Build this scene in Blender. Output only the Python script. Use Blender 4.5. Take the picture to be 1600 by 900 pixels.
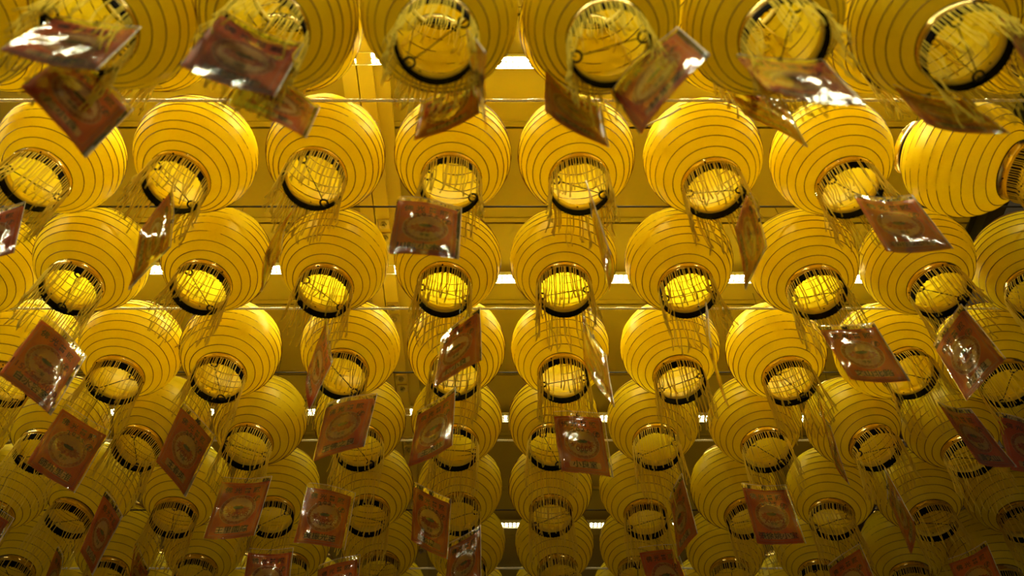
import bpy, math, random
import numpy as np
from mathutils import Vector, Matrix

# ------------------------------------------------------------------ camera
U = 0.45                      # metres per layout unit
CAMZ = 1.6                    # camera height above the floor
FPX = 1248.0                  # focal length in pixels of the 1600x900 frame
PITCH = math.radians(52.7)    # camera looks up at the canopy
CP, SP = math.cos(PITCH), math.sin(PITCH)
sc = bpy.context.scene
col = sc.collection
for o in list(bpy.data.objects):
    bpy.data.objects.remove(o, do_unlink=True)

cam_d = bpy.data.cameras.new('camera')
cam = bpy.data.objects.new('camera', cam_d)
col.objects.link(cam)
cam.location = (0, 0, CAMZ)
cam.rotation_euler = (math.pi / 2 + PITCH, 0, 0)
cam_d.sensor_width = 36.0
cam_d.lens = 36.0 * FPX / 1600.0
cam_d.clip_start = 0.02
cam_d.dof.use_dof = True
cam_d.dof.focus_distance = 2.75
cam_d.dof.aperture_fstop = 2.0
sc.camera = cam

# ------------------------------------------------------------------ world, exposure
world = bpy.data.worlds.new('night')
sc.world = world
world.use_nodes = True
bg = world.node_tree.nodes['Background']
bg.inputs['Color'].default_value = (0.9, 0.62, 0.28, 1)
bg.inputs['Strength'].default_value = 0.018
sc.view_settings.view_transform = 'Standard'
sc.view_settings.look = 'None'
sc.view_settings.gamma = 1.0
sc.view_settings.use_curve_mapping = False
sc.view_settings.exposure = 1.35
cy = sc.cycles
cy.use_denoising = True
cy.max_bounces = 9
cy.use_adaptive_sampling = True
cy.adaptive_threshold = 0.02
cy.diffuse_bounces = 5
cy.glossy_bounces = 4
cy.transmission_bounces = 8
cy.transparent_max_bounces = 12
cy.sample_clamp_indirect = 6.0
LED_COLOR = (1.0, 0.94, 0.58)
LED_POWER = [116.0, 84.0, 12.0, 7.0, 64.0, 170.0]    # emission strength of each line of strip lights

random.seed(7)
rng = np.random.default_rng(7)


def W(x, y, h):
    """layout units (right, forward, up from the camera) -> world metres"""
    return Vector((x * U, y * U, h * U + CAMZ))


def pix(px, py):
    """direction (layout axes) of a pixel of the 1600x900 photograph"""
    a, b = (px - 800.0) / FPX, (450.0 - py) / FPX
    return np.array([a, CP - SP * b, SP + CP * b])


def at_height(px, py, h):
    d = pix(px, py)
    return d * (h / d[2])


def at_forward(py, fwd):
    d = pix(800, py)
    return d * (fwd / d[1])


# ------------------------------------------------------------------ materials
def mat(name):
    m = bpy.data.materials.new(name)
    m.use_nodes = True
    nt = m.node_tree
    nt.nodes.clear()
    out = nt.nodes.new('ShaderNodeOutputMaterial')
    return m, nt, out


class NB:
    """small helper around a node tree"""
    def __init__(s, nt):
        s.nt = nt

    def n(s, t, **kw):
        k = s.nt.nodes.new(t)
        for a, v in kw.items():
            setattr(k, a, v)
        return k

    def put(s, sock, v):
        if isinstance(v, bpy.types.NodeSocket):
            s.nt.links.new(v, sock)
        elif isinstance(v, (tuple, list)) and len(v) == 3 and sock.type == 'RGBA':
            sock.default_value = (*v, 1)
        else:
            sock.default_value = v

    def m(s, op, a, b=0.0, c=None):
        k = s.n('ShaderNodeMath', operation=op)
        s.put(k.inputs[0], a)
        s.put(k.inputs[1], b)
        if c is not None:
            s.put(k.inputs[2], c)
        return k.outputs[0]

    def mix(s, f, a, b):
        k = s.n('ShaderNodeMix', data_type='RGBA')
        s.put(k.inputs[0], f)
        s.put(k.inputs[6], a)
        s.put(k.inputs[7], b)
        return k.outputs[2]

    def noise(s, vec, scale, detail=3.0, rough=0.5):
        k = s.n('ShaderNodeTexNoise')
        if vec is not None:
            s.put(k.inputs['Vector'], vec)
        k.inputs['Scale'].default_value = scale
        k.inputs['Detail'].default_value = detail
        k.inputs['Roughness'].default_value = rough
        return k.outputs['Fac']

    def ramp(s, v, lo, hi):
        k = s.n('ShaderNodeMapRange')
        s.put(k.inputs[0], v)
        k.inputs[1].default_value = lo
        k.inputs[2].default_value = hi
        return k.outputs[0]

    def bump(s, h, strength, dist=0.01):
        k = s.n('ShaderNodeBump')
        s.put(k.inputs['Height'], h)
        k.inputs['Strength'].default_value = strength
        k.inputs['Distance'].default_value = dist
        return k.outputs[0]

    def coord(s, which='Object'):
        return s.n('ShaderNodeTexCoord').outputs[which]


def principled(name, base, rough=0.5, metal=0.0, noise=0.0, nscale=40.0, bump=0.0, spec=0.5, coat=0.0):
    m, nt, out = mat(name)
    b = NB(nt)
    p = b.n('ShaderNodeBsdfPrincipled')
    p.inputs['Roughness'].default_value = rough
    p.inputs['Metallic'].default_value = metal
    p.inputs['Specular IOR Level'].default_value = spec
    p.inputs['Coat Weight'].default_value = coat
    if noise or bump:
        f = b.noise(b.coord(), nscale, 4)
        dark = tuple(c * (1 - noise) for c in base)
        b.put(p.inputs['Base Color'], b.mix(f, dark, base))
        if bump:
            b.put(p.inputs['Normal'], b.bump(f, bump, 0.004))
    else:
        b.put(p.inputs['Base Color'], base)
    nt.links.new(p.outputs[0], out.inputs[0])
    return m


def make_paper():
    m, nt, out = mat('lantern_paper')
    b = NB(nt)
    co = b.coord()
    mp = b.n('ShaderNodeMapping')
    mp.inputs['Scale'].default_value = (1, 1, 0.35)
    nt.links.new(co, mp.inputs[0])
    big = b.noise(mp.outputs[0], 14, 3)
    fib = b.noise(co, 160, 4, 0.65)
    f = b.ramp(b.m('ADD', b.m('MULTIPLY', big, 0.6), b.m('MULTIPLY', fib, 0.4)), 0.3, 0.7)
    c = b.mix(f, (0.89, 0.685, 0.012), (0.97, 0.80, 0.022))
    bm = b.bump(b.m('ADD', b.m('MULTIPLY', big, 1.0), b.m('MULTIPLY', fib, 0.15)), 0.35, 0.012)
    d = b.n('ShaderNodeBsdfDiffuse')
    t = b.n('ShaderNodeBsdfTranslucent')
    g = b.n('ShaderNodeBsdfGlossy')
    g.inputs['Roughness'].default_value = 0.33
    for k in (d, t):
        b.put(k.inputs['Color'], c)
    b.put(g.inputs['Color'], (1, 0.90, 0.55))
    for k in (d, t, g):
        b.put(k.inputs['Normal'], bm)
    a = b.n('ShaderNodeMixShader')
    a.inputs[0].default_value = 0.52
    nt.links.new(d.outputs[0], a.inputs[1])
    nt.links.new(t.outputs[0], a.inputs[2])
    a2 = b.n('ShaderNodeMixShader')
    a2.inputs[0].default_value = 0.022
    nt.links.new(a.outputs[0], a2.inputs[1])
    nt.links.new(g.outputs[0], a2.inputs[2])
    nt.links.new(a2.outputs[0], out.inputs[0])
    return m


def make_thread():
    m, nt, out = mat('fringe_thread')
    b = NB(nt)
    d = b.n('ShaderNodeBsdfDiffuse')
    t = b.n('ShaderNodeBsdfTranslucent')
    c = b.mix(b.noise(b.coord(), 60, 2), (0.86, 0.64, 0.05), (0.98, 0.82, 0.13))
    b.put(d.inputs[0], c)
    b.put(t.inputs[0], c)
    a = b.n('ShaderNodeMixShader')
    a.inputs[0].default_value = 0.3
    nt.links.new(d.outputs[0], a.inputs[1])
    nt.links.new(t.outputs[0], a.inputs[2])
    nt.links.new(a.outputs[0], out.inputs[0])
    return m


def make_sleeve():
    m, nt, out = mat('clear_plastic')
    b = NB(nt)
    co = b.coord()
    mp = b.n('ShaderNodeMapping')
    mp.inputs['Scale'].default_value = (1.0, 0.2, 1)
    mp.inputs['Rotation'].default_value = (0, 0, 0.7)
    nt.links.new(co, mp.inputs[0])
    nz = b.noise(mp.outputs[0], 34, 3, 0.55)
    bm = b.bump(nz, 0.6, 0.006)
    tr = b.n('ShaderNodeBsdfTransparent')
    b.put(tr.inputs[0], (0.97, 0.96, 0.92))
    g = b.n('ShaderNodeBsdfGlossy')
    g.inputs['Roughness'].default_value = 0.07
    b.put(g.inputs['Color'], (1, 1, 1))
    b.put(g.inputs['Normal'], bm)
    fr = b.n('ShaderNodeFresnel')
    fr.inputs['IOR'].default_value = 1.5
    b.put(fr.inputs['Normal'], bm)
    a = b.n('ShaderNodeMixShader')
    f = b.m('ADD', b.m('MULTIPLY', fr.outputs[0], 1.2), 0.03)
    b.put(a.inputs[0], b.m('MINIMUM', f, 1.0))
    hz = b.n('ShaderNodeBsdfDiffuse')
    b.put(hz.inputs[0], (0.9, 0.87, 0.82))
    h = b.n('ShaderNodeMixShader')
    h.inputs[0].default_value = 0.03
    nt.links.new(tr.outputs[0], h.inputs[1])
    nt.links.new(hz.outputs[0], h.inputs[2])
    nt.links.new(h.outputs[0], a.inputs[1])
    nt.links.new(g.outputs[0], a.inputs[2])
    nt.links.new(a.outputs[0], out.inputs[0])
    return m


CW, CH = 0.35, 0.475          # card size in layout units


def make_card():
    """orange-red printed card: border line, round medallion with lotus, cream name strip"""
    m, nt, out = mat('printed_card')
    b = NB(nt)
    uv = b.n('ShaderNodeTexCoord').outputs['UV']
    sx = b.n('ShaderNodeSeparateXYZ')
    nt.links.new(uv, sx.inputs[0])
    x = b.m('SUBTRACT', sx.outputs[0], 0.5)                    # in card widths
    y = b.m('MULTIPLY', b.m('SUBTRACT', sx.outputs[1], 0.5), CH / CW)
    nz = b.noise(uv, 9, 4)
    fine = b.noise(uv, 30, 3)
    red = b.mix(nz, (0.92, 0.17, 0.022), (0.98, 0.25, 0.04))
    cream = b.mix(nz, (0.93, 0.64, 0.24), (0.98, 0.74, 0.34))
    brown = b.mix(b.ramp(fine, .4, .6), (0.52, 0.11, 0.02), (0.82, 0.36, 0.10))
    # border line
    ax = b.m('ABSOLUTE', x)
    ay = b.m('ABSOLUTE', y)
    bx = b.m('SUBTRACT', ax, 0.44)
    by = b.m('SUBTRACT', ay, CH / CW / 2 - 0.06)
    bd = b.m('ABSOLUTE', b.m('MAXIMUM', bx, by))
    c = b.mix(b.m('MULTIPLY', b.m('LESS_THAN', bd, 0.010), 0.6), red, (0.86, 0.36, 0.16))
    # medallion
    r = b.m('DIVIDE', b.m('SQRT', b.m('ADD', b.m('MULTIPLY', x, x), b.m('MULTIPLY', y, y))), 0.37)
    th = b.m('ARCTAN2', y, x)
    c = b.mix(b.m('LESS_THAN', r, 1.0), c, (0.92, 0.50, 0.18))
    c = b.mix(b.m('LESS_THAN', r, 0.96), c, brown)
    sc_ = b.m('MULTIPLY', b.m('ABSOLUTE', b.m('SINE', b.m('MULTIPLY', th, 12))), 0.04)
    c = b.mix(b.m('LESS_THAN', b.m('ADD', r, sc_), 0.82), c, cream)
    # lotus
    yl = b.m('ADD', y, 0.015)
    e = b.m('SQRT', b.m('ADD', b.m('POWER', b.m('DIVIDE', b.m('ABSOLUTE', x), 0.285), 2), b.m('POWER', b.m('DIVIDE', b.m('ABSOLUTE', yl), 0.125), 2)))
    pet = b.m('MULTIPLY', b.m('ABSOLUTE', b.m('SINE', b.m('MULTIPLY', b.m('ARCTAN2', b.m('MULTIPLY', yl, 2), x), 7))), 0.2)
    lot = b.mix(b.ramp(b.noise(uv, 22, 2), .38, .62), (0.60, 0.06, 0.01), (0.80, 0.28, 0.07))
    c = b.mix(b.m('LESS_THAN', b.m('ADD', e, pet), 1.0), c, lot)
    g = b.m('SQRT', b.m('ADD', b.m('POWER', b.m('DIVIDE', b.m('ABSOLUTE', x), 0.11), 2), b.m('POWER', b.m('DIVIDE', b.m('ABSOLUTE', b.m('SUBTRACT', y, 0.05)), 0.04), 2)))
    c = b.mix(b.m('LESS_THAN', g, 1.0), c, (0.11, 0.14, 0.03))
    # name strip
    sxx = b.m('SUBTRACT', b.m('ABSOLUTE', x), 0.30)
    syy = b.m('SUBTRACT', b.m('ABSOLUTE', b.m('ADD', y, 0.50)), 0.045)
    q = b.m('SQRT', b.m('ADD', b.m('POWER', b.m('MAXIMUM', sxx, 0.0), 2), b.m('POWER', b.m('MAXIMUM', syy, 0.0), 2)))
    c = b.mix(b.m('LESS_THAN', q, 0.025), c, cream)
    p = b.n('ShaderNodeBsdfPrincipled')
    p.inputs['Roughness'].default_value = 0.45
    b.put(p.inputs['Base Color'], c)
    t = b.n('ShaderNodeBsdfTranslucent')
    b.put(t.inputs[0], c)
    a = b.n('ShaderNodeMixShader')
    a.inputs[0].default_value = 0.42
    nt.links.new(p.outputs[0], a.inputs[1])
    nt.links.new(t.outputs[0], a.inputs[2])
    nt.links.new(a.outputs[0], out.inputs[0])
    return m


def make_emit(name, color, strength):
    m, nt, out = mat(name)
    e = nt.nodes.new('ShaderNodeEmission')
    e.inputs[0].default_value = (*color, 1)
    e.inputs[1].default_value = strength
    nt.links.new(e.outputs[0], out.inputs[0])
    return m


M_paper = make_paper()
M_thread = make_thread()
M_sleeve = make_sleeve()
M_card = make_card()
M_rib = principled('rib_wire', (0.13, 0.045, 0.010), 0.6)
M_gold = principled('brass_band', (0.80, 0.59, 0.19), 0.20, 1.0, noise=0.25, nscale=60, bump=0.05)
M_black = principled('black_tape', (0.003, 0.0025, 0.002), 0.8, spec=0.04)
M_lining = principled('ring_card_lining', (0.82, 0.64, 0.10), 0.7, noise=0.15, nscale=50)
M_wire = principled('black_wire', (0.015, 0.012, 0.01), 0.45)
M_steel = principled('steel_rope', (0.92, 0.87, 0.74), 0.42, 0.55)
M_darkcable = principled('dark_cable', (0.035, 0.024, 0.012), 0.6)
M_ceiling = principled('ceiling_panel_paint', (0.36, 0.275, 0.05), 0.55, noise=0.08, nscale=6)
M_gap = principled('ceiling_gap', (0.10, 0.07, 0.03), 0.8)
M_beam = principled('cream_steel', (0.54, 0.42, 0.09), 0.45, noise=0.06, nscale=9)
M_zinc = principled('bracket_steel', (0.62, 0.50, 0.26), 0.4, 0.6, noise=0.2, nscale=40)
M_bolt = principled('bolt_steel', (0.35, 0.30, 0.22), 0.35, 0.9)
M_blackbeam = principled('black_steel', (0.010, 0.009, 0.008), 0.5)
M_housing = principled('white_aluminium', (0.75, 0.72, 0.62), 0.4)
M_floor = principled('concrete', (0.52, 0.48, 0.42), 0.75, noise=0.25, nscale=3, bump=0.2)
M_ink = principled('dark_print', (0.035, 0.035, 0.012), 0.6)
M_inkred = principled('red_marker', (0.42, 0.010, 0.008), 0.6)
M_hem = principled('sleeve_seal', (0.92, 0.88, 0.78), 0.25, spec=0.6)
M_pen = principled('black_marker', (0.012, 0.014, 0.008), 0.5)


# ------------------------------------------------------------------ mesh helpers
class MB:
    def __init__(s):
        s.v, s.f, s.uv = [], [], None

    def add(s, v, f):
        n = len(s.v)
        s.v.extend([tuple(map(float, p)) for p in v])
        s.f.extend([tuple(i + n for i in q) for q in f])

    def box(s, lo, hi):
        (a, b, c), (d, e, g) = lo, hi
        s.add([(a, b, c), (d, b, c), (d, e, c), (a, e, c), (a, b, g), (d, b, g), (d, e, g), (a, e, g)],
              [(3, 2, 1, 0), (4, 5, 6, 7), (0, 1, 5, 4), (1, 2, 6, 5), (2, 3, 7, 6), (3, 0, 4, 7)])

    def tube(s, pts, r, n=6, closed=False, cap=True):
        pts = [np.asarray(p, float) for p in pts]
        k = len(pts)
        V, F = [], []
        prev = None
        for i in range(k):
            if closed:
                t = pts[(i + 1) % k] - pts[i - 1]
            else:
                t = pts[min(i + 1, k - 1)] - pts[max(i - 1, 0)]
            t = t / (np.linalg.norm(t) + 1e-12)
            if prev is None:
                a = np.array([0, 0, 1.0]) if abs(t[2]) < 0.9 else np.array([1.0, 0, 0])
            else:
                a = prev
            u = a - t * (a @ t)
            u /= np.linalg.norm(u) + 1e-12
            w = np.cross(t, u)
            prev = u
            ri = r[i] if isinstance(r, (list, np.ndarray)) else r
            for j in range(n):
                an = 2 * math.pi * j / n
                V.append(pts[i] + ri * (math.cos(an) * u + math.sin(an) * w))
        for i in range(k if closed else k - 1):
            i2 = (i + 1) % k
            for j in range(n):
                j2 = (j + 1) % n
                F.append((i * n + j, i * n + j2, i2 * n + j2, i2 * n + j))
        if cap and not closed:
            F.append(tuple(range(n - 1, -1, -1)))
            F.append(tuple((k - 1) * n + j for j in range(n)))
        s.add(V, F)

    def lathe(s, prof, n=40, closed=False):
        V, F = [], []
        k = len(prof)
        for (r, z) in prof:
            for j in range(n):
                a = 2 * math.pi * j / n
                V.append((r * math.cos(a), r * math.sin(a), z))
        for i in range(k if closed else k - 1):
            i2 = (i + 1) % k
            for j in range(n):
                j2 = (j + 1) % n
                F.append((i * n + j, i * n + j2, i2 * n + j2, i2 * n + j))
        s.add(V, F)

    def mesh(s, name, material, smooth=True):
        me = bpy.data.meshes.new(name)
        me.from_pydata(s.v, [], s.f)
        me.materials.append(material)
        if smooth:
            me.polygons.foreach_set('use_smooth', [True] * len(me.polygons))
        me.update()
        return me


def link(name, me, parent=None, loc=None):
    o = bpy.data.objects.new(name, me)
    col.objects.link(o)
    if parent is not None:
        o.parent = parent
    if loc is not None:
        o.location = loc
    return o


def tag(o, label, cat, group=None, kind=None):
    o['label'] = label
    o['category'] = cat
    if group:
        o['group'] = group
    if kind:
        o['kind'] = kind
    return o


def struct(name, me, loc=None):
    o = link(name, me, None, loc)
    o['kind'] = 'structure'
    return o


ORD = ['', 'first', 'second', 'third', 'fourth', 'fifth', 'sixth', 'seventh', 'eighth', 'ninth', 'tenth',
       'eleventh', 'twelfth', 'thirteenth', 'fourteenth', 'fifteenth', 'sixteenth']

# ------------------------------------------------------------------ the setting
X0, X1 = -6.2, 3.62           # canopy side limits, layout units
Y0, Y1 = -3.07, 12.2
H_CEIL = 5.2

mb = MB()
mb.box((-9, -6, -0.06), (9, 10, 0.0))
fl = struct('floor', mb.mesh('floor', M_floor, False))
fl['label'] = 'plain concrete floor under the lantern canopy'

mb = MB()
mb.box(W(X0, Y0, H_CEIL + 0.055), W(X1, Y1, H_CEIL + 0.12))
ceil = struct('ceiling', mb.mesh('ceiling', M_gap, False))
ceil['label'] = 'canopy ceiling of long yellow-lit metal panels'
mb = MB()
mb.box((X0 * U, 0, 0), (X1 * U, (0.8 - 0.022) * U, 0.05 * U))
# folded lip along one edge of each panel
mb.box((X0 * U, (0.8 - 0.06) * U, -0.008 * U), (X1 * U, (0.8 - 0.022) * U, 0.0))
panel_me = mb.mesh('ceiling_panel', M_ceiling, False)
for j in range(-7, 12):
    link('ceiling_panel', panel_me, ceil, (0, (2.53 + 0.8 * j + 0.011) * U, H_CEIL * U + CAMZ))

# cream steel beam with bolted brackets, running away from the camera
beam = link('ceiling_beam', None)
beam.location = W(-1.03, 0, 5.10)
tag(beam, 'cream steel beam with bolted brackets running across the ceiling panels', 'beam')
mb = MB()
mb.box((-0.105 * U, Y0 * U, 0), (-0.006 * U, Y1 * U, 0.095 * U))
link('flange', mb.mesh('flange', M_beam, False), beam)
mb = MB()
mb.box((0.002 * U, Y0 * U, 0), (0.105 * U, Y1 * U, 0.095 * U))
link('flange', mb.mesh('flange', M_beam, False), beam)
mb = MB()
mb.box((0.105 * U, Y0 * U, 0.055 * U), (0.20 * U, Y1 * U, 0.095 * U))
link('side_lip', mb.mesh('side_lip', M_beam, False), beam)
mb = MB()
mb.box((-0.045 * U, -0.04 * U, -0.016 * U), (0.045 * U, 0.04 * U, 0))
mb.box((-0.045 * U, -0.04 * U, -0.045 * U), (-0.037 * U, 0.04 * U, -0.016 * U))
brk_me = mb.mesh('bracket', M_zinc, False)
mb = MB()
mb.lathe([(0.0001, -0.052 * U), (0.013 * U, -0.052 * U), (0.013 * U, -0.03 * U), (0.026 * U, -0.03 * U), (0.026 * U, -0.016 * U)], 6)
bolt_me = mb.mesh('bolt', M_bolt, False)
for j in range(0, 8):
    for s in (-0.06, 0.06):
        k = link('bracket', brk_me, beam, (0.06 * U, (2.53 + 0.8 * j + s) * U, 0))
        link('bolt', bolt_me, k, (0, 0, 0))

# black edge beam on the right
eb = link('edge_beam', None)
eb.location = W(3.56, 0, 5.02)
tag(eb, 'black steel edge beam at the side of the canopy', 'beam')
mb = MB()
mb.box((-0.05 * U, Y0 * U, 0), (0.07 * U, Y1 * U, 0.02 * U))
link('bottom_flange', mb.mesh('bottom_flange', M_blackbeam, False), eb)
mb = MB()
mb.box((-0.008 * U, Y0 * U, 0.02 * U), (0.012 * U, Y1 * U, 0.16 * U))
link('web', mb.mesh('web', M_blackbeam, False), eb)
mb = MB()
mb.box((-0.05 * U, Y0 * U, 0.16 * U), (0.07 * U, Y1 * U, 0.179 * U))
link('top_flange', mb.mesh('top_flange', M_blackbeam, False), eb)


# ------------------------------------------------------------------ LED strip lights
def led_strip(xa, xb, fwd, h, line, label):
    root = link('led_strip_light', None)
    root.location = W((xa + xb) / 2, fwd, h)
    L = (xb - xa) * U
    tag(root, label, 'strip light', 'LED strip lights under the ceiling')
    mb = MB()
    mb.box((-L / 2, -0.045 * U, 0.004 * U), (L / 2, 0.045 * U, 0.03 * U))
    mb.box((-L / 2, -0.045 * U, -0.008 * U), (L / 2, -0.041 * U, 0.004 * U))
    mb.box((-L / 2, 0.041 * U, -0.008 * U), (L / 2, 0.045 * U, 0.004 * U))
    link('housing', mb.mesh('housing', M_housing, False), root)
    mb = MB()
    n = max(2, int(round(max(1, L / (0.9 * U)))))
    for i in range(n + 1):
        x = -L / 2 + 0.04 * U + (L - 0.08 * U) * i / n
        mb.box((x - 0.012 * U, -0.02 * U, 0.03 * U), (x + 0.012 * U, 0.02 * U, (H_CEIL - h) * U))
    link('mounting_clip', mb.mesh('mounting_clip', M_zinc, False), root)
    mb = MB()
    step = 0.042 * U
    k = int(L / step)
    q = 0.011 * U
    for i in range(k):
        x = -L / 2 + step * (i + 0.5)
        for y in (-0.019 * U, 0.019 * U):
            mb.add([(x - q, y - q, 0.002 * U), (x - q, y + q, 0.002 * U), (x + q, y + q, 0.002 * U), (x + q, y - q, 0.002 * U)], [(0, 1, 2, 3)])
    d = link('diode_array', mb.mesh('diode_array', make_emit('led_emission_%d' % line, LED_COLOR, LED_POWER[line]), False), root)
    d['kind'] = 'stuff'
    return root


ROWN = 2.37                    # forward position of the row with the tilted lantern
STEP = 0.812                   # row spacing
lines = [(1.985, 2.01, 'above the steel rope in front of the tilted lantern\'s row'),
         (3.70, 3.79, 'between first and second rows beyond the tilted lantern\'s row'),
         (5.30, 5.385, 'between third and fourth rows beyond the tilted lantern\'s row'),
         (6.95, 6.975, 'between fifth and sixth rows beyond the tilted lantern\'s row'),
         (0.34, 0.36, 'in front of the low-hung lantern row'),
         (-1.30, -1.28, 'at the open front end of the canopy')]
for i, (fa, fb, t) in enumerate(lines):
    led_strip(-5.6, -0.62, fa, 5.10, i, 'longer LED strip ' + t)
    led_strip(-0.5, 3.3, fb, 5.10, i, 'shorter LED strip ' + t)


# ------------------------------------------------------------------ ropes and cables between the rows
def rope_mesh(xa, xb):
    mb = MB()
    n = int((xb - xa) * U / 0.0055)
    xs = np.linspace(xa * U, xb * U, n)
    for s in range(3):
        ph = xs / 0.026 * 2 * math.pi + s * 2 * math.pi / 3
        pts = np.stack([xs, 0.0025 * np.cos(ph), 0.0025 * np.sin(ph)], 1)
        mb.tube(pts, 0.0025, 5)
    return mb.mesh('strand', M_steel)


rope_me = rope_mesh(X0 + 0.1, 3.5)
mb = MB()
mb.tube([(x * U, 0, 0) for x in np.linspace(X0 + 0.1, 3.5, 30)], 0.0030, 8)
cable_me = mb.mesh('cable', M_darkcable)
for py, gap, t in ((157, -0.5, 'in front of the tilted lantern\'s row'), (482, 1.5, 'between first and second rows beyond the tilted lantern\'s row'),
                   (688, 3.5, 'between third and fourth rows beyond the tilted lantern\'s row'), (888, 5.5, 'between fifth and sixth rows beyond the tilted lantern\'s row')):
    p = at_forward(py, ROWN + STEP * gap)
    o = link('wire_rope', rope_me, None, W(0, p[1], p[2]))
    tag(o, 'twisted bright steel wire rope stretched ' + t, 'rope', 'steel wire ropes between lantern rows')
for py, gap, t in ((323, 0.5, 'directly behind the tilted lantern\'s row'), (582, 2.5, 'between second and third rows beyond the tilted lantern\'s row'),
                   (797, 4.5, 'between fourth and fifth rows beyond the tilted lantern\'s row')):
    p = at_forward(py, ROWN + STEP * gap)
    o = link('support_cable', cable_me, None, W(0, p[1], p[2]))
    tag(o, 'thin dark cable stretched ' + t, 'cable', 'dark cables between lantern rows')

# ------------------------------------------------------------------ lantern meshes (metres, axis along z, centre at origin)
R = 0.365 * U
RR = 0.174 * U
TH0 = math.asin(RR / R)
ZR = R * math.cos(TH0)
NRIB = 11


def shell_mesh(seed):
    r_ = np.random.default_rng(seed)
    mb = MB()
    n = 56
    ths = []
    sub = 5
    ribs = np.linspace(TH0, math.pi - TH0, NRIB + 2)
    for i in range(NRIB + 1):
        for k in range(sub):
            ths.append((ribs[i] + (ribs[i + 1] - ribs[i]) * k / sub, k / sub))
    ths.append((ribs[-1], 0.0))
    V, F = [], []
    ph = r_.uniform(0, 6.28, (6,))
    dtheta = ribs[1] - ribs[0]
    for (t, fr) in ths:
        # paper is pulled nearly straight between two rib turns
        sag = (1 - math.cos(dtheta / 2)) * (1 - (2 * fr - 1) ** 2) if fr else 0.0
        for j in range(n):
            a = 2 * math.pi * j / n
            # the rib is a slow spiral: follow its height
            rad = R * (1 - 0.9 * sag)
            edge = math.sin(math.pi * (t - TH0) / (math.pi - 2 * TH0))
            wr = 0.0016 * edge * (math.sin(5 * a + 3 * t + ph[0]) * 0.35 + math.sin(9 * a - 7 * t + ph[1]) * 0.30
                                 + math.sin(17 * a + ph[2] + 4 * t) * 0.25 * (fr > 0)) + 0.0010 * edge * math.sin(2 * a + ph[3])
            top = 1.0 + 1.2 * max(0.0, math.cos(t))          # the crown is more crumpled
            rad += wr * top
            V.append((rad * math.sin(t) * math.cos(a), rad * math.sin(t) * math.sin(a), rad * math.cos(t)))
    m = len(ths)
    for i in range(m - 1):
        for j in range(n):
            j2 = (j + 1) % n
            F.append((i * n + j, (i + 1) * n + j, (i + 1) * n + j2, i * n + j2))
    mb.add(V, F)
    return mb.mesh('paper_shell', M_paper)


def rib_mesh(seed):
    r_ = np.random.default_rng(seed)
    mb = MB()
    ribs = np.linspace(TH0, math.pi - TH0, NRIB + 2)
    for i in range(1, NRIB + 1):
        t = ribs[i]
        a0 = r_.uniform(0, 6.28)
        pts = []
        for j in range(44):
            a = 2 * math.pi * j / 44
            tt = t + 0.012 * math.sin(a + a0) + 0.004 * math.sin(3 * a + a0 * 2)
            rr = R * 1.002
            pts.append((rr * math.sin(tt) * math.cos(a), rr * math.sin(tt) * math.sin(a), rr * math.cos(tt)))
        mb.tube(pts, 0.00115, 4, closed=True)
    return mb.mesh('rib_coil', M_rib)


SHELLS = [shell_mesh(s) for s in range(5)]
RIBS = [rib_mesh(50 + s) for s in range(5)]

G = 0.060 * U                  # height of the brass band
B = 0.056 * U                  # height of the black tape under it
TW = 0.0009


def ring_mesh(z0, z1, r, name, m, thick=TW, roll=True):
    mb = MB()
    lo, hi = min(z0, z1), max(z0, z1)
    pr = [(r, lo)]
    if roll:
        d = (hi - lo) * 0.12
        pr = [(r + 0.0012, lo), (r + 0.0014, lo + d * .6), (r, lo + d), (r, hi - d), (r + 0.0014, hi - d * .6), (r + 0.0012, hi)]
    else:
        pr = [(r, lo), (r, hi)]
    pr = pr + [(r - thick, hi), (r - thick, lo)]
    mb.lathe(pr, 44, closed=True)
    return mb.mesh(name, m)


bottom_ring_me = ring_mesh(-ZR, -ZR - G, RR + 0.002, 'bottom_ring', M_gold)
mb = MB()
mb.lathe([(RR + 0.0022, -ZR + 0.0035), (RR + 0.0042, -ZR + 0.001), (RR + 0.0038, -ZR - 0.0008), (RR + 0.002, -ZR - 0.0008)], 44, closed=True)
z0 = -ZR - G
mb.lathe([(RR + 0.0024, z0 + 0.001), (RR + 0.0026, z0 - B), (RR - 0.0012, z0 - B), (RR - 0.0012, z0 + 0.001)], 44, closed=True)
# small pinked teeth along the lower edge
for j in range(44):
    a = 2 * math.pi * (j + 0.5) / 44
    c, s = math.cos(a), math.sin(a)
    t = np.array([-s, c, 0]) * 0.0035
    p = np.array([RR * c, RR * s, z0 - B])
    n_ = np.array([c, s, 0]) * 0.0012
    q = p + np.array([0, 0, -0.0045])
    mb.add([p - t + n_, p + t + n_, q + n_, p - t - n_, p + t - n_, q - n_], [(0, 1, 2), (5, 4, 3), (0, 2, 5, 3), (2, 1, 4, 5), (1, 0, 3, 4)])
black_me = mb.mesh('black_tape', M_black, False)
lining_me = ring_mesh(-ZR + 0.001, -ZR - G - 0.002, RR - 0.0005, 'ring_lining', M_lining, 0.0008, False)
top_ring_me = ring_mesh(ZR, ZR + 0.055 * U, RR + 0.002, 'top_ring', M_gold)
mb = MB()
mb.lathe([(RR + 0.0022, ZR - 0.004), (RR + 0.0048, ZR - 0.001), (RR + 0.0042, ZR + 0.0035), (RR + 0.002, ZR + 0.0035)], 44, closed=True)
top_black_me = mb.mesh('top_tape', M_black)
top_lining_me = ring_mesh(ZR - 0.001, ZR + 0.055 * U, RR - 0.0005, 'ring_lining', M_lining, 0.0008, False)
mb = MB()
mb.lathe([(0.0001, 0.0013), (0.0018, 0.0011), (0.0026, 0.0)], 8)
rivet_me = mb.mesh('rivet', M_black)


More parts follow.
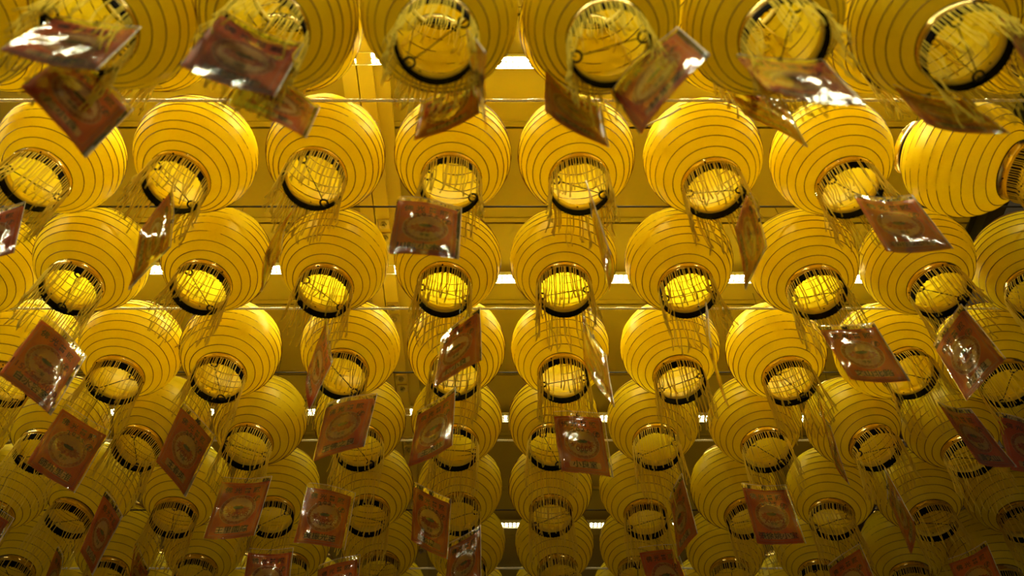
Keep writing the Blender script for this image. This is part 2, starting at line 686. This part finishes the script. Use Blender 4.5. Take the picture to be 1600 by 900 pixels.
def cross_wire_mesh():
    """bar across the mouth with a loop at each end and two stays going up to the crown ring"""
    mb = MB()
    z = -ZR - G - B * 0.55
    lr = 0.024 * U
    e = RR - lr * 1.1
    mb.tube([(-e + lr, 0, z), (-0.3 * e, 0.0008, z + .001), (0.3 * e, -0.0008, z), (e - lr, 0, z)], 0.0013, 5)
    for s in (-1, 1):
        pts = [(s * e + lr * math.cos(a), lr * math.sin(a), z + 0.0015 * math.sin(a)) for a in np.linspace(0, 2 * math.pi, 15)[:-1]]
        mb.tube(pts, 0.0025, 6, closed=True)
        mb.tube([(s * e, 0, z + lr * .2), (s * (e + lr * .9), 0.001, z + 0.004), (s * RR * 0.97, 0.003, ZR + 0.002)], 0.0008, 5)
    return mb.mesh('cross_wire', M_wire)


cross_me = cross_wire_mesh()
mb = MB()
zt = ZR + 0.045 * U
mb.tube([(-RR, 0, zt), (-RR * .5, 0, zt + 0.010), (0, 0, zt + 0.016), (RR * .5, 0, zt + 0.010), (RR, 0, zt)], 0.0011, 5)
bail_me = mb.mesh('bail_wire', M_wire)


def fringe_mesh(down, spin, seed, n=56, sides=4):
    """threads tied to the black tape, hanging along gravity (given in lantern axes)"""
    r_ = np.random.default_rng(seed)
    mb = MB()
    down = np.asarray(down, float)
    L0 = 0.33 * U
    gaps = r_.uniform(0, 2 * math.pi, 3)
    sway = r_.normal(0, 0.05, 3)
    for j in range(n):
        a = 2 * math.pi * (j + r_.uniform(-.35, .35)) / n
        if min(abs((a - g + math.pi) % (2 * math.pi) - math.pi) for g in gaps) < 0.09:
            continue
        c, s = math.cos(a), math.sin(a)
        rim = np.array([c, s, 0.0])
        p0 = rim * (RR + 0.0042) + np.array([0, 0, -ZR - G - 0.05 * B])
        p1 = rim * (RR + 0.0042) + np.array([0, 0, -ZR - G - B])
        L = L0 * r_.uniform(0.80, 1.08)
        if r_.random() < .08:
            L *= r_.uniform(.4, .8)
        d = down + rim * r_.normal(0.02, 0.04) + np.cross(rim, [0, 0, 1]) * r_.normal(0, 0.04) + sway * .4
        d /= np.linalg.norm(d)
        p2 = p1 + (d + down) / 2 * L * .45 + r_.normal(0, .0016, 3)
        p3 = p1 + d * L * .8 + r_.normal(0, .0025, 3)
        p4 = p1 + d * L + r_.normal(0, .0035, 3)
        th = 0.00145 * r_.uniform(.8, 1.2)
        mb.tube([p0, p1, p2, p3, p4], np.array([th, th * 1.05, th, th, th * 1.15]), sides)
    return mb.mesh('fringe', M_thread)


RINGMID = 0.355               # centre to middle of the bottom ring, layout units
LANTERNS = []                 # (centre, axis_down, ring centre in world) of every lantern


def lantern(cx, cy_, h, down, label, group, seed, big=False):
    """one lantern at layout position, bottom pointing along 'down'"""
    down = Vector(down).normalized()
    up = -down
    q = up.to_track_quat('Z', 'Y')
    r_ = random.Random(seed)
    spin = r_.uniform(0, 2 * math.pi)
    q = q @ Matrix.Rotation(spin, 3, 'Z').to_quaternion()
    root = link('paper_lantern', None)
    root.rotation_mode = 'QUATERNION'
    root.rotation_quaternion = q
    root.location = W(cx, cy_, h)
    tag(root, label, 'lantern', group)
    k = seed % 5
    sh = link('paper_shell', SHELLS[k], root)
    link('rib_coil', RIBS[k], sh)
    br = link('bottom_ring', bottom_ring_me, root)
    link('black_tape', black_me, br)
    link('ring_lining', lining_me, br)
    for a in (0.6, 2.7, 4.4):
        v = link('rivet', rivet_me, br, ((RR - 0.0016) * math.cos(a), (RR - 0.0016) * math.sin(a), -ZR - G * .5))
        v.rotation_euler = Vector((-math.cos(a), -math.sin(a), 0)).to_track_quat('Z', 'Y').to_euler()
        v2 = link('rivet', rivet_me, br, ((RR + 0.002) * math.cos(a), (RR + 0.002) * math.sin(a), -ZR - G * .5))
        v2.rotation_euler = Vector((math.cos(a), math.sin(a), 0)).to_track_quat('Z', 'Y').to_euler()
    tr = link('top_ring', top_ring_me, root)
    link('top_tape', top_black_me, tr)
    link('ring_lining', top_lining_me, tr)
    link('cross_wire', cross_me, root)
    link('bail_wire', bail_me, root)
    inv = q.inverted()
    g = inv @ Vector((0, 0, -1))
    fr = link('fringe', fringe_mesh(g, spin, seed, 78 if big else 70, 5 if big else 4), root)
    fr['kind'] = 'stuff'
    # hanger wire from the bail straight up to the ceiling
    pb = Vector((0, 0, zt + 0.016))
    wb = root.location + q @ pb
    pt = Vector((root.location.x, root.location.y, H_CEIL * U + CAMZ))
    if h < 4.2:                # low row hangs further in front
        pt = Vector((wb.x, wb.y - 0.09, H_CEIL * U + CAMZ))
    mb = MB()
    a, b = np.array(pb), np.array(inv @ (pt - root.location))
    mb.tube([a + (b - a) * t for t in (0, .33, .66, 1)], 0.0009, 5)
    link('hanger_wire', mb.mesh('hanger_wire', M_wire), root)
    rc = root.location + q @ Vector((0, 0, -ZR - G))
    LANTERNS.append((root.location.copy(), down, rc))
    return root


# measured in the photograph: lantern centre x, y and ring centre x, y
ROWS = {
    'A': [(-65, 0, -95, 40), (185, 8, 150, 38), (436, 15, 421, 45), (687, 20, 685, 58), (938, 25, 951, 66), (1190, 28, 1222, 55), (1455, 40, 1500, 68), (1712, 45, 1760, 80)],
    'Z': [(15, 42, -25, 90), (243, 40, 235, 92), (463, 40, 450, 85), (688, 42, 686, 85), (912, 42, 916, 85), (1136, 44, 1150, 88), (1361, 46, 1380, 92), (1585, 48, 1612, 92)],
    'B': [(98, 243, 60, 275), (308, 242, 277, 281), (510, 240, 493, 273), (708, 242, 706, 284), (900, 243, 905, 285), (1097, 248, 1113, 293), (1297, 250, 1324, 291), (1507, 257, 1577, 277)],
    'C': [(-25, 412, -50, 455), (147, 402, 117, 443), (340, 402, 317, 443), (523, 405, 508, 450), (700, 408, 694, 447), (880, 407, 880, 447), (1060, 408, 1072, 449), (1253, 412, 1272, 451), (1430, 412, 1465, 447), (1608, 415, 1602, 452)],
    'D': [(48, 545, 8, 598), (207, 545, 185, 588), (362, 545, 345, 583), (548, 542, 536, 575), (713, 540, 712, 578), (875, 543, 880, 584), (1046, 543, 1062, 588), (1211, 550, 1232, 589), (1383, 550, 1420, 570), (1543, 555, 1565, 592)],
    'E': [(-58, 652, -85, 700), (95, 655, 68, 698), (255, 652, 212, 690), (408, 647, 388, 687), (563, 645, 568, 690), (714, 647, 712, 690), (865, 648, 858, 688), (1020, 648, 1023, 688), (1178, 650, 1196, 695), (1330, 655, 1370, 688), (1482, 662, 1510, 705), (1636, 668, 1668, 710)],
    'F': [(10, 760, -12, 805), (148, 757, 106, 803), (292, 757, 275, 802), (432, 757, 430, 800), (580, 757, 577, 797), (719, 757, 718, 793), (860, 758, 860, 797), (1002, 760, 1008, 805), (1145, 762, 1170, 802), (1297, 765, 1290, 802), (1432, 768, 1455, 806), (1572, 772, 1592, 808)],
    'G': [(48, 845, 20, 890), (185, 848, 170, 892), (322, 846, 308, 888), (455, 842, 455, 885), (595, 840, 596, 882), (728, 842, 730, 885), (866, 846, 873, 888), (998, 850, 992, 892), (1132, 854, 1140, 893), (1272, 856, 1275, 896), (1410, 862, 1420, 900), (1545, 866, 1560, 905)],
    'H': [(x, 925, 800 + (x - 800) * 1.03, 966) for x in (-16, 109, 234, 358, 483, 608, 733, 858, 983, 1108, 1232, 1357, 1482, 1607)],
}
ROWTEXT = {'A': 'in the low-hung row', 'Z': 'in row half hidden above the low-hung lanterns', 'B': 'in the tilted lantern\'s own row',
           'C': 'in first row beyond the tilted one', 'D': 'in second row beyond the tilted one', 'E': 'in third row beyond the tilted one',
           'F': 'in fourth row beyond the tilted one', 'G': 'in fifth row beyond the tilted one', 'H': 'in sixth row beyond the tilted one'}
HC = 4.5
LK = {'Z': -1, 'B': 0, 'C': 1, 'D': 2, 'E': 3, 'F': 4, 'G': 5, 'H': 6}
seed = 0
for key, items in ROWS.items():
    for i, (px, py, rx, ry) in enumerate(items):
        seed += 1
        if key == 'A':
            c = at_height(px, py, 3.76)
            c[1] = 1.242 + 0.5 * (c[1] - 1.242)
            d0 = pix(px, py)
            c[0] = d0[0] * (c[1] * CP + c[2] * SP)
        else:
            fw = ROWN + STEP * LK[key]
            c = at_height(px, py, HC)
            fwd = fw + 0.5 * max(-0.08, min(0.08, c[1] - fw))
            dep = fwd * CP + HC * SP
            c = np.array([pix(px, py)[0] * dep, fwd, HC])
        # lean of the lantern: where the photograph shows its mouth
        d = pix(rx, ry)
        d = d / np.linalg.norm(d)
        b_ = d @ c
        disc = b_ * b_ - (c @ c - RINGMID ** 2)
        t = b_ - math.sqrt(disc) if disc > 0 else b_
        ax = d * t - c
        ax /= np.linalg.norm(ax)
        tilted = key == 'B' and i == 7
        wgt = 1.0 if tilted else (0.15 if key in 'ZH' else 0.65)
        ax = ax * wgt + np.array([0, 0, -1.0]) * (1 - wgt)
        if tilted:             # tipped almost onto its side, mouth turned right and slightly down
            dv = c / np.linalg.norm(c)
            rp = np.array([1.0, 0, 0]) - dv * dv[0]
            rp /= np.linalg.norm(rp)
            ax = 0.85 * rp - 0.20 * np.cross(rp, dv) - 0.49 * dv
        n_from = len(items) - i
        if tilted:
            lab = 'yellow paper lantern tipped sideways, both brass rings showing, beside the black edge beam'
        else:
            if key == 'B':
                n_from -= 1
                lab = 'yellow ribbed paper lantern, %s from the sideways-tipped lantern in its own row' % ORD[n_from]
            else:
                lab = 'yellow paper lantern, %s from black edge beam, %s' % (ORD[n_from], ROWTEXT[key])
        lantern(c[0], c[1], c[2], ax, lab, 'yellow paper lanterns under the canopy', seed, key in 'AB')

# ------------------------------------------------------------------ prayer cards in clear sleeves
# id, position (layout units), turn about the vertical, tilt, roll (degrees), size
CARDS = [
    ('a1', -1.708, 1.124, 3.05, 11.2, -2.5, 1.4, 0.911),
    ('a2', -2.029, 1.56, 3.5, 58.7, -1.1, -1.3, 0.999),
    ('a3', -1.055, 1.18, 3.05, 22.8, 3.4, -0.0, 0.944),
    ('a4', -1.103, 1.574, 3.5, 30.5, -7.0, -0.0, 0.943),
    ('a5', -0.315, 1.67, 3.634, -25.3, -0.1, 2.9, 0.92),
    ('a6', -0.155, 1.479, 3.525, -92.5, 10.0, 6.6, 0.92),
    ('a7', 0.291, 1.614, 3.5, 32.6, -0.5, -2.0, 0.933),
    ('a8', 0.575, 1.268, 3.05, -48.7, -0.9, 7.9, 1.0),
    ('a9', 1.104, 1.235, 2.958, 5.9, -4.8, -1.8, 1.0),
    ('a10', 1.241, 1.682, 3.634, 21.5, -1.8, -3.8, 0.92),
    ('a11', 2.05, 1.626, 3.5, 6.8, -4.8, -5.7, 0.994),
    ('a12', 2.478, 1.423, 3.6, 30.3, 12.9, 6.3, 1.0),
    ('b1', -2.849, 2.405, 3.634, -1.7, 6.4, 15.7, 0.856),
    ('b2', -1.889, 2.348, 3.5, 107.7, 2.8, -6.9, 0.942),
    ('b3', -1.307, 2.492, 3.634, 109.8, 3.1, -6.5, 0.856),
    ('b4', -0.452, 2.276, 3.5, 9.1, 2.7, 0.9, 0.93),
    ('b5', 0.47, 2.338, 3.5, -100.4, 7.0, -20.9, 0.929),
    ('b6', 1.259, 2.357, 3.524, 65.1, 21.4, -13.8, 0.92),
    ('b7', 2.031, 2.266, 3.523, 1.1, 3.9, 2.5, 0.92),
    ('d1', -2.778, 3.242, 3.5, 63.4, 1.4, -0.0, 0.984),
    ('d2', -1.199, 3.369, 3.634, 94.0, 5.0, -3.5, 0.92),
    ('d3', -0.326, 3.156, 3.542, -39.9, -1.2, 2.7, 0.92),
    ('d4', 0.491, 3.201, 3.5, 61.5, -2.1, -7.1, 0.997),
    ('d5', 1.09, 2.911, 3.202, -107.8, -2.5, 14.7, 1.0),
    ('d6', 2.061, 3.153, 3.5, 1.7, -0.7, 2.8, 0.955),
    ('d7', 2.679, 3.175, 3.516, -76.1, 1.5, 0.3, 0.92),
    ('d8', 3.009, 3.915, 3.537, 22.5, 1.0, 11.6, 0.92),
    ('d9', 3.488, 4.128, 3.634, 10.5, 6.7, -11.3, 0.92),
    ('e1', -2.892, 3.985, 3.5, 52.3, 4.1, -0.6, 0.955),
    ('e2', -2.131, 3.994, 3.5, 70.8, 3.7, 0.4, 0.946),
    ('e3', -1.915, 4.606, 3.5, -3.4, 0.2, 0.6, 0.969),
    ('e4', -1.074, 3.773, 3.5, -18.8, -2.3, 0.9, 0.948),
    ('e5', -0.501, 3.8, 3.5, -37.3, -0.5, 0.4, 0.942),
    ('e6', 0.455, 3.946, 3.509, 12.4, 5.7, 5.0, 0.92),
    ('e7', 2.1, 3.99, 3.562, 61.0, 5.3, 3.3, 0.92),
    ('f1', -1.325, 4.699, 3.5, 15.7, 2.2, -0.1, 0.929),
    ('f2', -0.579, 4.749, 3.5, 43.9, 1.3, 2.9, 0.922),
    ('f3', -2.993, 4.944, 3.533, 92.9, 2.5, 5.6, 0.92),
    ('f4', -1.873, 5.455, 3.5, 6.1, 0.1, 6.4, 0.932),
    ('f5', -1.365, 5.584, 3.5, -18.5, -0.6, 7.3, 0.943),
    ('f6', -0.363, 5.27, 3.5, -38.3, 0.3, 1.6, 0.937),
    ('f7', 1.223, 4.835, 3.596, -79.2, 2.5, -5.6, 0.92),
    ('f8', 1.836, 4.696, 3.511, 4.2, 3.3, 1.5, 0.92),
    ('f9', 1.217, 5.645, 3.634, 12.3, 13.4, 14.1, 0.92),
    ('f10', 2.725, 4.641, 3.5, -104.8, 0.1, 5.1, 0.933),
    ('f11', 2.623, 5.545, 3.521, -52.8, -4.0, 1.5, 0.92),
    ('f12', 3.559, 5.465, 3.5, -53.6, -8.0, -1.9, 0.926),
    ('f13', -3.668, 5.731, 3.634, 100.8, -6.0, 4.6, 0.856),
    ('f14', -2.978, 5.677, 3.634, 89.8, -12.9, -8.1, 0.92),
    ('f15', -3.793, 4.77, 3.4, 56.5, -4.6, -1.5, 1.0),
]
CODE = {'d1': ('115/25', 'L4090'), 'e6': ('0608',), 'f1': ('X-822-',), 'e2': ('7OUK',), 'e3': ('50508',), 'f8': ('X6C-2',)}
NAME = {'d1': '白水容室', 'e1': '師州里淮', 'f1': '黃振光志', 'e6': '小良室', 'e3': '王里國際', 'f8': '張徐姚小宝', 'f2': '林凰',
        'd6': '文山北路', 'e4': '王佛之良', 'b4': '川陳小木龍', 'e2': '王春英', 'b7': '三公行 以仁敏 正'}
YEAR = ('e1', 'f1', 'f2', 'e2', 'b4', 'e6', 'f8')
SPARE = ['王木林', '陳小良', '黃文山', '林里堂']


def text_mesh(name, s, size, material, xform):
    """flat lettering bent onto the card: xform maps (x, y) to card coordinates"""
    cu = bpy.data.curves.new(name, 'FONT')
    cu.body = s
    cu.size = size
    cu.align_x = 'CENTER'
    cu.align_y = 'CENTER'
    cu.resolution_u = 2
    cu.offset = size * 0.012
    ob = bpy.data.objects.new(name, cu)
    col.objects.link(ob)
    dg = bpy.context.evaluated_depsgraph_get()
    dg.update()
    me = bpy.data.meshes.new_from_object(ob.evaluated_get(dg))
    bpy.data.objects.remove(ob, do_unlink=True)
    bpy.data.curves.remove(cu)
    for v in me.vertices:
        v.co = xform(v.co.x, v.co.y)
    me.materials.clear()
    me.materials.append(material)
    me.name = name
    return me


W2, H2 = CW * U / 2, CH * U / 2
BENDS = [(0.006, 0.004, 0.3), (-0.005, 0.006, 1.1), (0.009, -0.003, 2.2), (-0.008, -0.005, 0.0)]


def bendf(k):
    a, b, ph = BENDS[k]

    def f(x, y):
        u, v = x / W2, y / H2
        return a * (u * u - .4) + b * u * v + 0.0012 * math.sin(3.1 * u + 2 * v + ph)
    return f


def card_mesh(k):
    f = bendf(k)
    nx, ny = 10, 12
    V, UV, F = [], [], []
    for side in (1, -1):
        for j in range(ny + 1):
            for i in range(nx + 1):
                u, v = i / nx, j / ny
                x, y = (u * 2 - 1) * W2, (v * 2 - 1) * H2
                V.append((x, y, f(x, y) + side * 0.0005))
                UV.append((u, v) if side > 0 else (1 - u, v))
    N = (nx + 1) * (ny + 1)
    for j in range(ny):
        for i in range(nx):
            a = j * (nx + 1) + i
            q = (a, a + 1, a + nx + 2, a + nx + 1)
            F.append(q)
            F.append(tuple(N + t for t in reversed(q)))
    rim = [i for i in range(nx + 1)] + [j * (nx + 1) + nx for j in range(1, ny + 1)] + [ny * (nx + 1) + i for i in range(nx - 1, -1, -1)] + [j * (nx + 1) for j in range(ny - 1, 0, -1)]
    for a, b in zip(rim, rim[1:] + rim[:1]):
        F.append((b, a, N + a, N + b))
    me = bpy.data.meshes.new('card_sheet')
    me.from_pydata(V, [], F)
    uvl = me.uv_layers.new(name='UVMap')
    for lp in me.loops:
        uvl.data[lp.index].uv = UV[lp.vertex_index]
    me.polygons.foreach_set('use_smooth', [True] * len(me.polygons))
    me.materials.append(M_card)
    return me


def sleeve_mesh(k):
    f = bendf(k)
    r_ = np.random.default_rng(900 + k)
    ph = r_.uniform(0, 6.28, 8)
    nx, ny = 16, 20
    xl, xr, yb, yt = -W2 - 0.003, W2 + (0.010 if k % 2 else 0.005), -H2 - 0.003, H2 + 0.020
    mb = MB()
    V, F = [], []
    for side in (1, -1):
        for j in range(ny + 1):
            for i in range(nx + 1):
                u, v = i / nx, j / ny
                x, y = xl + (xr - xl) * u, yb + (yt - yb) * v
                e = min(1.0, 6 * u, 6 * (1 - u), 6 * v, 6 * (1 - v))
                z = f(max(-W2, min(W2, x)), max(-H2, min(H2, y)))
                puff = 0.0016 + 0.0011 * math.sin(7 * u + 5 * v + ph[0]) + 0.0010 * math.sin(15 * u - 9 * v + ph[1]) + 0.0009 * math.sin(6 * v * v * 3 + ph[2] + 4 * u)
                V.append((x, y, z + side * (0.0007 + e * max(0.0003, puff + 0.001))))
    N = (nx + 1) * (ny + 1)
    for j in range(ny):
        for i in range(nx):
            a = j * (nx + 1) + i
            q = (a, a + 1, a + nx + 2, a + nx + 1)
            F.append(q)
            F.append(tuple(N + t for t in reversed(q)))
    mb.add(V, F)
    return mb.mesh('plastic_sleeve', M_sleeve)


def hem_mesh(k):
    """heat-sealed rim along one side and the mouth of the sleeve"""
    f = bendf(k)
    xr, yb, yt = W2 + (0.010 if k % 2 else 0.005), -H2 - 0.003, H2 + 0.020
    mb = MB()
    cl = lambda x, y: f(max(-W2, min(W2, x)), max(-H2, min(H2, y)))
    mb.tube([(xr, y, cl(xr, y)) for y in np.linspace(yb, yt, 9)], 0.0012, 4)
    mb.tube([(x, yt, cl(x, yt) + 0.0012) for x in np.linspace(-W2 * .98, xr, 9)], 0.0006, 4)
    return mb.mesh('sleeve_hem', M_hem)


def flat(k, x0, y0, off=0.0009):
    f = bendf(k)

    def g(x, y):
        X, Y = x + x0, y + y0
        return (X, Y, f(X, Y) + off)
    return g


def arcf(k, rad, y0=0.0, off=0.0009):
    f = bendf(k)

    def g(x, y):
        a = x / rad
        X, Y = (rad + y) * math.sin(a), y0 + (rad + y) * math.cos(a)
        return (X, Y, f(X, Y) + off)
    return g


CARD_ME = [card_mesh(k) for k in range(4)]
HEM_ME = [hem_mesh(k) for k in range(4)]
SLEEVE_ME = [sleeve_mesh(k) for k in range(4)]
HEAD_ME = [text_mesh('header_print', '佛 光 普 照', 0.024, M_ink, flat(k, -0.002, H2 * 0.70)) for k in range(4)]
YEAR_ME = [text_mesh('year_print', '2 0 2 5', 0.021, M_ink, arcf(k, 0.37 * CW * U * 0.93)) for k in range(4)]


def roundel_mesh(k):
    me = text_mesh('roundel_print', '㊕', 0.026, M_ink, flat(k, W2 * 0.66, H2 * 0.36))
    return me


ROUND_ME = [roundel_mesh(k) for k in range(4)]
SMALL_ME = [text_mesh('small_print', '平安', 0.013, M_ink, flat(k, 0, -H2 * 0.30)) for k in range(4)]

ROWOF = []
for key, items in ROWS.items():
    ROWOF += [key] * len(items)

card_by_row = {}
poses = []
for (cid, X, Y, Z, psi, tau, phi, size) in CARDS:
    psi, tau, phi = map(math.radians, (psi, tau, phi))
    ex = Vector((math.cos(psi), math.sin(psi), 0))
    n = Vector((math.sin(psi), -math.cos(psi), 0))
    ez = Vector((0, 0, 1))
    ey = ez * math.cos(tau) + n * math.sin(tau)
    n2 = n * math.cos(tau) - ez * math.sin(tau)
    e1 = ex * math.cos(phi) + ey * math.sin(phi)
    e2 = -ex * math.sin(phi) + ey * math.cos(phi)
    # a card hangs clear of every lantern: bring it down its own sight line until it does
    for _ in range(24):
        ok = True
        c0 = Vector(W(X, Y, Z))
        for u in (-1, -.5, 0, .5, 1):
            for v in (-1, -.5, 0, .5, 1):
                p = c0 + (e1 * u * W2 + e2 * v * H2) * size
                for (lc, dn, rc) in LANTERNS:
                    if (p - lc).length < R * 1.04:
                        ok = False
                    w = p - lc
                    ax_ = w.dot(dn)
                    if 0 < ax_ < ZR + G + B + 0.004 and (w - dn * ax_).length < RR + 0.006:
                        ok = False
        if ok:
            break
        X, Y, Z, size = X * 0.99, Y * 0.99, Z * 0.99, size * 0.99
    loc = W(X, Y, Z)
    M = Matrix(((e1.x, e2.x, n2.x, loc.x), (e1.y, e2.y, n2.y, loc.y), (e1.z, e2.z, n2.z, loc.z), (0, 0, 0, 1)))
    top = loc + e2 * (H2 + 0.012) * size
    # hang it from the nearest lantern mouth above
    best = None
    for i, (lc, dn, rc) in enumerate(LANTERNS):
        if rc.z < top.z - 0.10:
            continue
        d = (Vector((rc.x, rc.y, 0)) - Vector((top.x, top.y, 0))).length + 0.5 * abs(rc.z - top.z)
        if best is None or d < best[0]:
            best = (d, i)
    li = best[1]
    card_by_row.setdefault(ROWOF[li], []).append((X, cid))
    poses.append((cid, M, size, top, li))
for v in card_by_row.values():
    v.sort(key=lambda t: -t[0])

ROWCARD = {'A': 'under the low-hung lantern row', 'Z': 'under row half hidden above low-hung lanterns', 'B': 'under the tilted lantern\'s own row',
           'C': 'under first row beyond the tilted lantern', 'D': 'under second row beyond the tilted lantern', 'E': 'under third row beyond the tilted lantern',
           'F': 'under fourth row beyond the tilted lantern', 'G': 'under fifth row beyond the tilted lantern', 'H': 'under sixth row beyond the tilted lantern'}
for idx, (cid, M, size, top, li) in enumerate(poses):
    k = idx % 4
    row = ROWOF[li]
    order = [c for _, c in card_by_row[row]].index(cid) + 1
    root = link('prayer_card', None)
    root.matrix_world = M @ Matrix.Diagonal((size, size, size, 1))
    if cid in CODE:
        lab = 'orange card reading %s, %s from edge beam %s' % (CODE[cid][0], ORD[order], ROWCARD[row])
    else:
        lab = 'orange card in clear sleeve, %s from edge beam %s' % (ORD[order], ROWCARD[row])
    tag(root, lab, 'card', 'orange cards in sleeves hung below the lanterns')
    cs = link('card_sheet', CARD_ME[k], root)
    link('header_print', HEAD_ME[k], cs)
    link('roundel_print', ROUND_ME[k], cs)
    link('small_print', SMALL_ME[k], cs)
    if cid in YEAR:
        link('year_print', YEAR_ME[k], cs)
    nm = NAME.get(cid, SPARE[idx % 4])
    link('name_writing', text_mesh('name_writing', nm, 0.027 if len(nm) < 6 else 0.016, M_pen, flat(k, 0, -0.50 * CW * U)), cs)
    for q, t in enumerate(CODE.get(cid, ())):
        if len(CODE[cid]) == 2:
            xf = flat(k, (-0.045, 0.04)[q], (-0.050, -0.055)[q])
        else:
            xf = flat(k, 0.004, -0.020)
        link('number_writing', text_mesh('number_writing', t, 0.027, M_inkred, xf), cs)
    sl = link('plastic_sleeve', SLEEVE_ME[k], root)
    link('sleeve_hem', HEM_ME[k], sl)
    # thin wire: small loop at the card, kinked run up to the ring rim
    lc, dn, rc = LANTERNS[li]
    dirv = Vector((top.x - rc.x, top.y - rc.y, 0))
    if dirv.length > 1e-4:
        dirv = dirv.normalized() * min(dirv.length, RR)
    end = rc + dirv + Vector((0, 0, 0.004))
    inv = root.matrix_world.inverted()
    a = np.array(inv @ top)
    a0 = a + np.array([0, -0.018, 0.002])
    e = np.array(inv @ end)
    rr = np.random.default_rng(400 + idx)
    pts = [a0, a0 + np.array([0.003, 0.008, 0.003]), a]
    for t in (.15, .35, .55, .75):
        pts.append(a + (e - a) * t + rr.normal(0, 0.0028, 3))
    pts.append(e)
    mb = MB()
    mb.tube(pts, 0.0008, 5)
    c0 = a0 + np.array([0, 0.012, 0.001])
    mb.tube([c0 + np.array([0.004 * math.cos(t), 0.008 * math.sin(t), 0.001]) for t in np.linspace(0, 6.28, 11)[:-1]], 0.0008, 4, closed=True)
    link('hanging_wire', mb.mesh('hanging_wire', M_wire), root)

# loose pale strip caught on one lantern of the tilted lantern's row
a = at_height(1007, 199, 4.42)
e = at_height(1064, 169, 4.36)
a, e = np.array(W(*a)), np.array(W(*e))
o = link('plastic_strip', None)
o.location = Vector(a)
tag(o, 'loose pale strip of plastic caught on a lantern near the steel rope', 'strip')
mb = MB()
dv = e - a
sd = np.cross(dv / np.linalg.norm(dv), np.array([0, -0.6, -0.8]))
V, F = [], []
for i in range(7):
    p = dv * i / 6 + np.array([0, 0, 0.004 * math.sin(i * 1.1)])
    for wv in (-1, 1):
        for tz in (-1, 1):
            V.append(p + sd * wv * 0.0032 + np.array([0, 0.6, 0.8]) * tz * 0.0003)
for i in range(6):
    b0 = i * 4
    for q in ((0, 1, 5, 4), (1, 3, 7, 5), (3, 2, 6, 7), (2, 0, 4, 6)):
        F.append(tuple(b0 + k for k in q))
mb.add(V, F)
link('ribbon', mb.mesh('ribbon', M_hem), o)

bpy.context.view_layer.update()
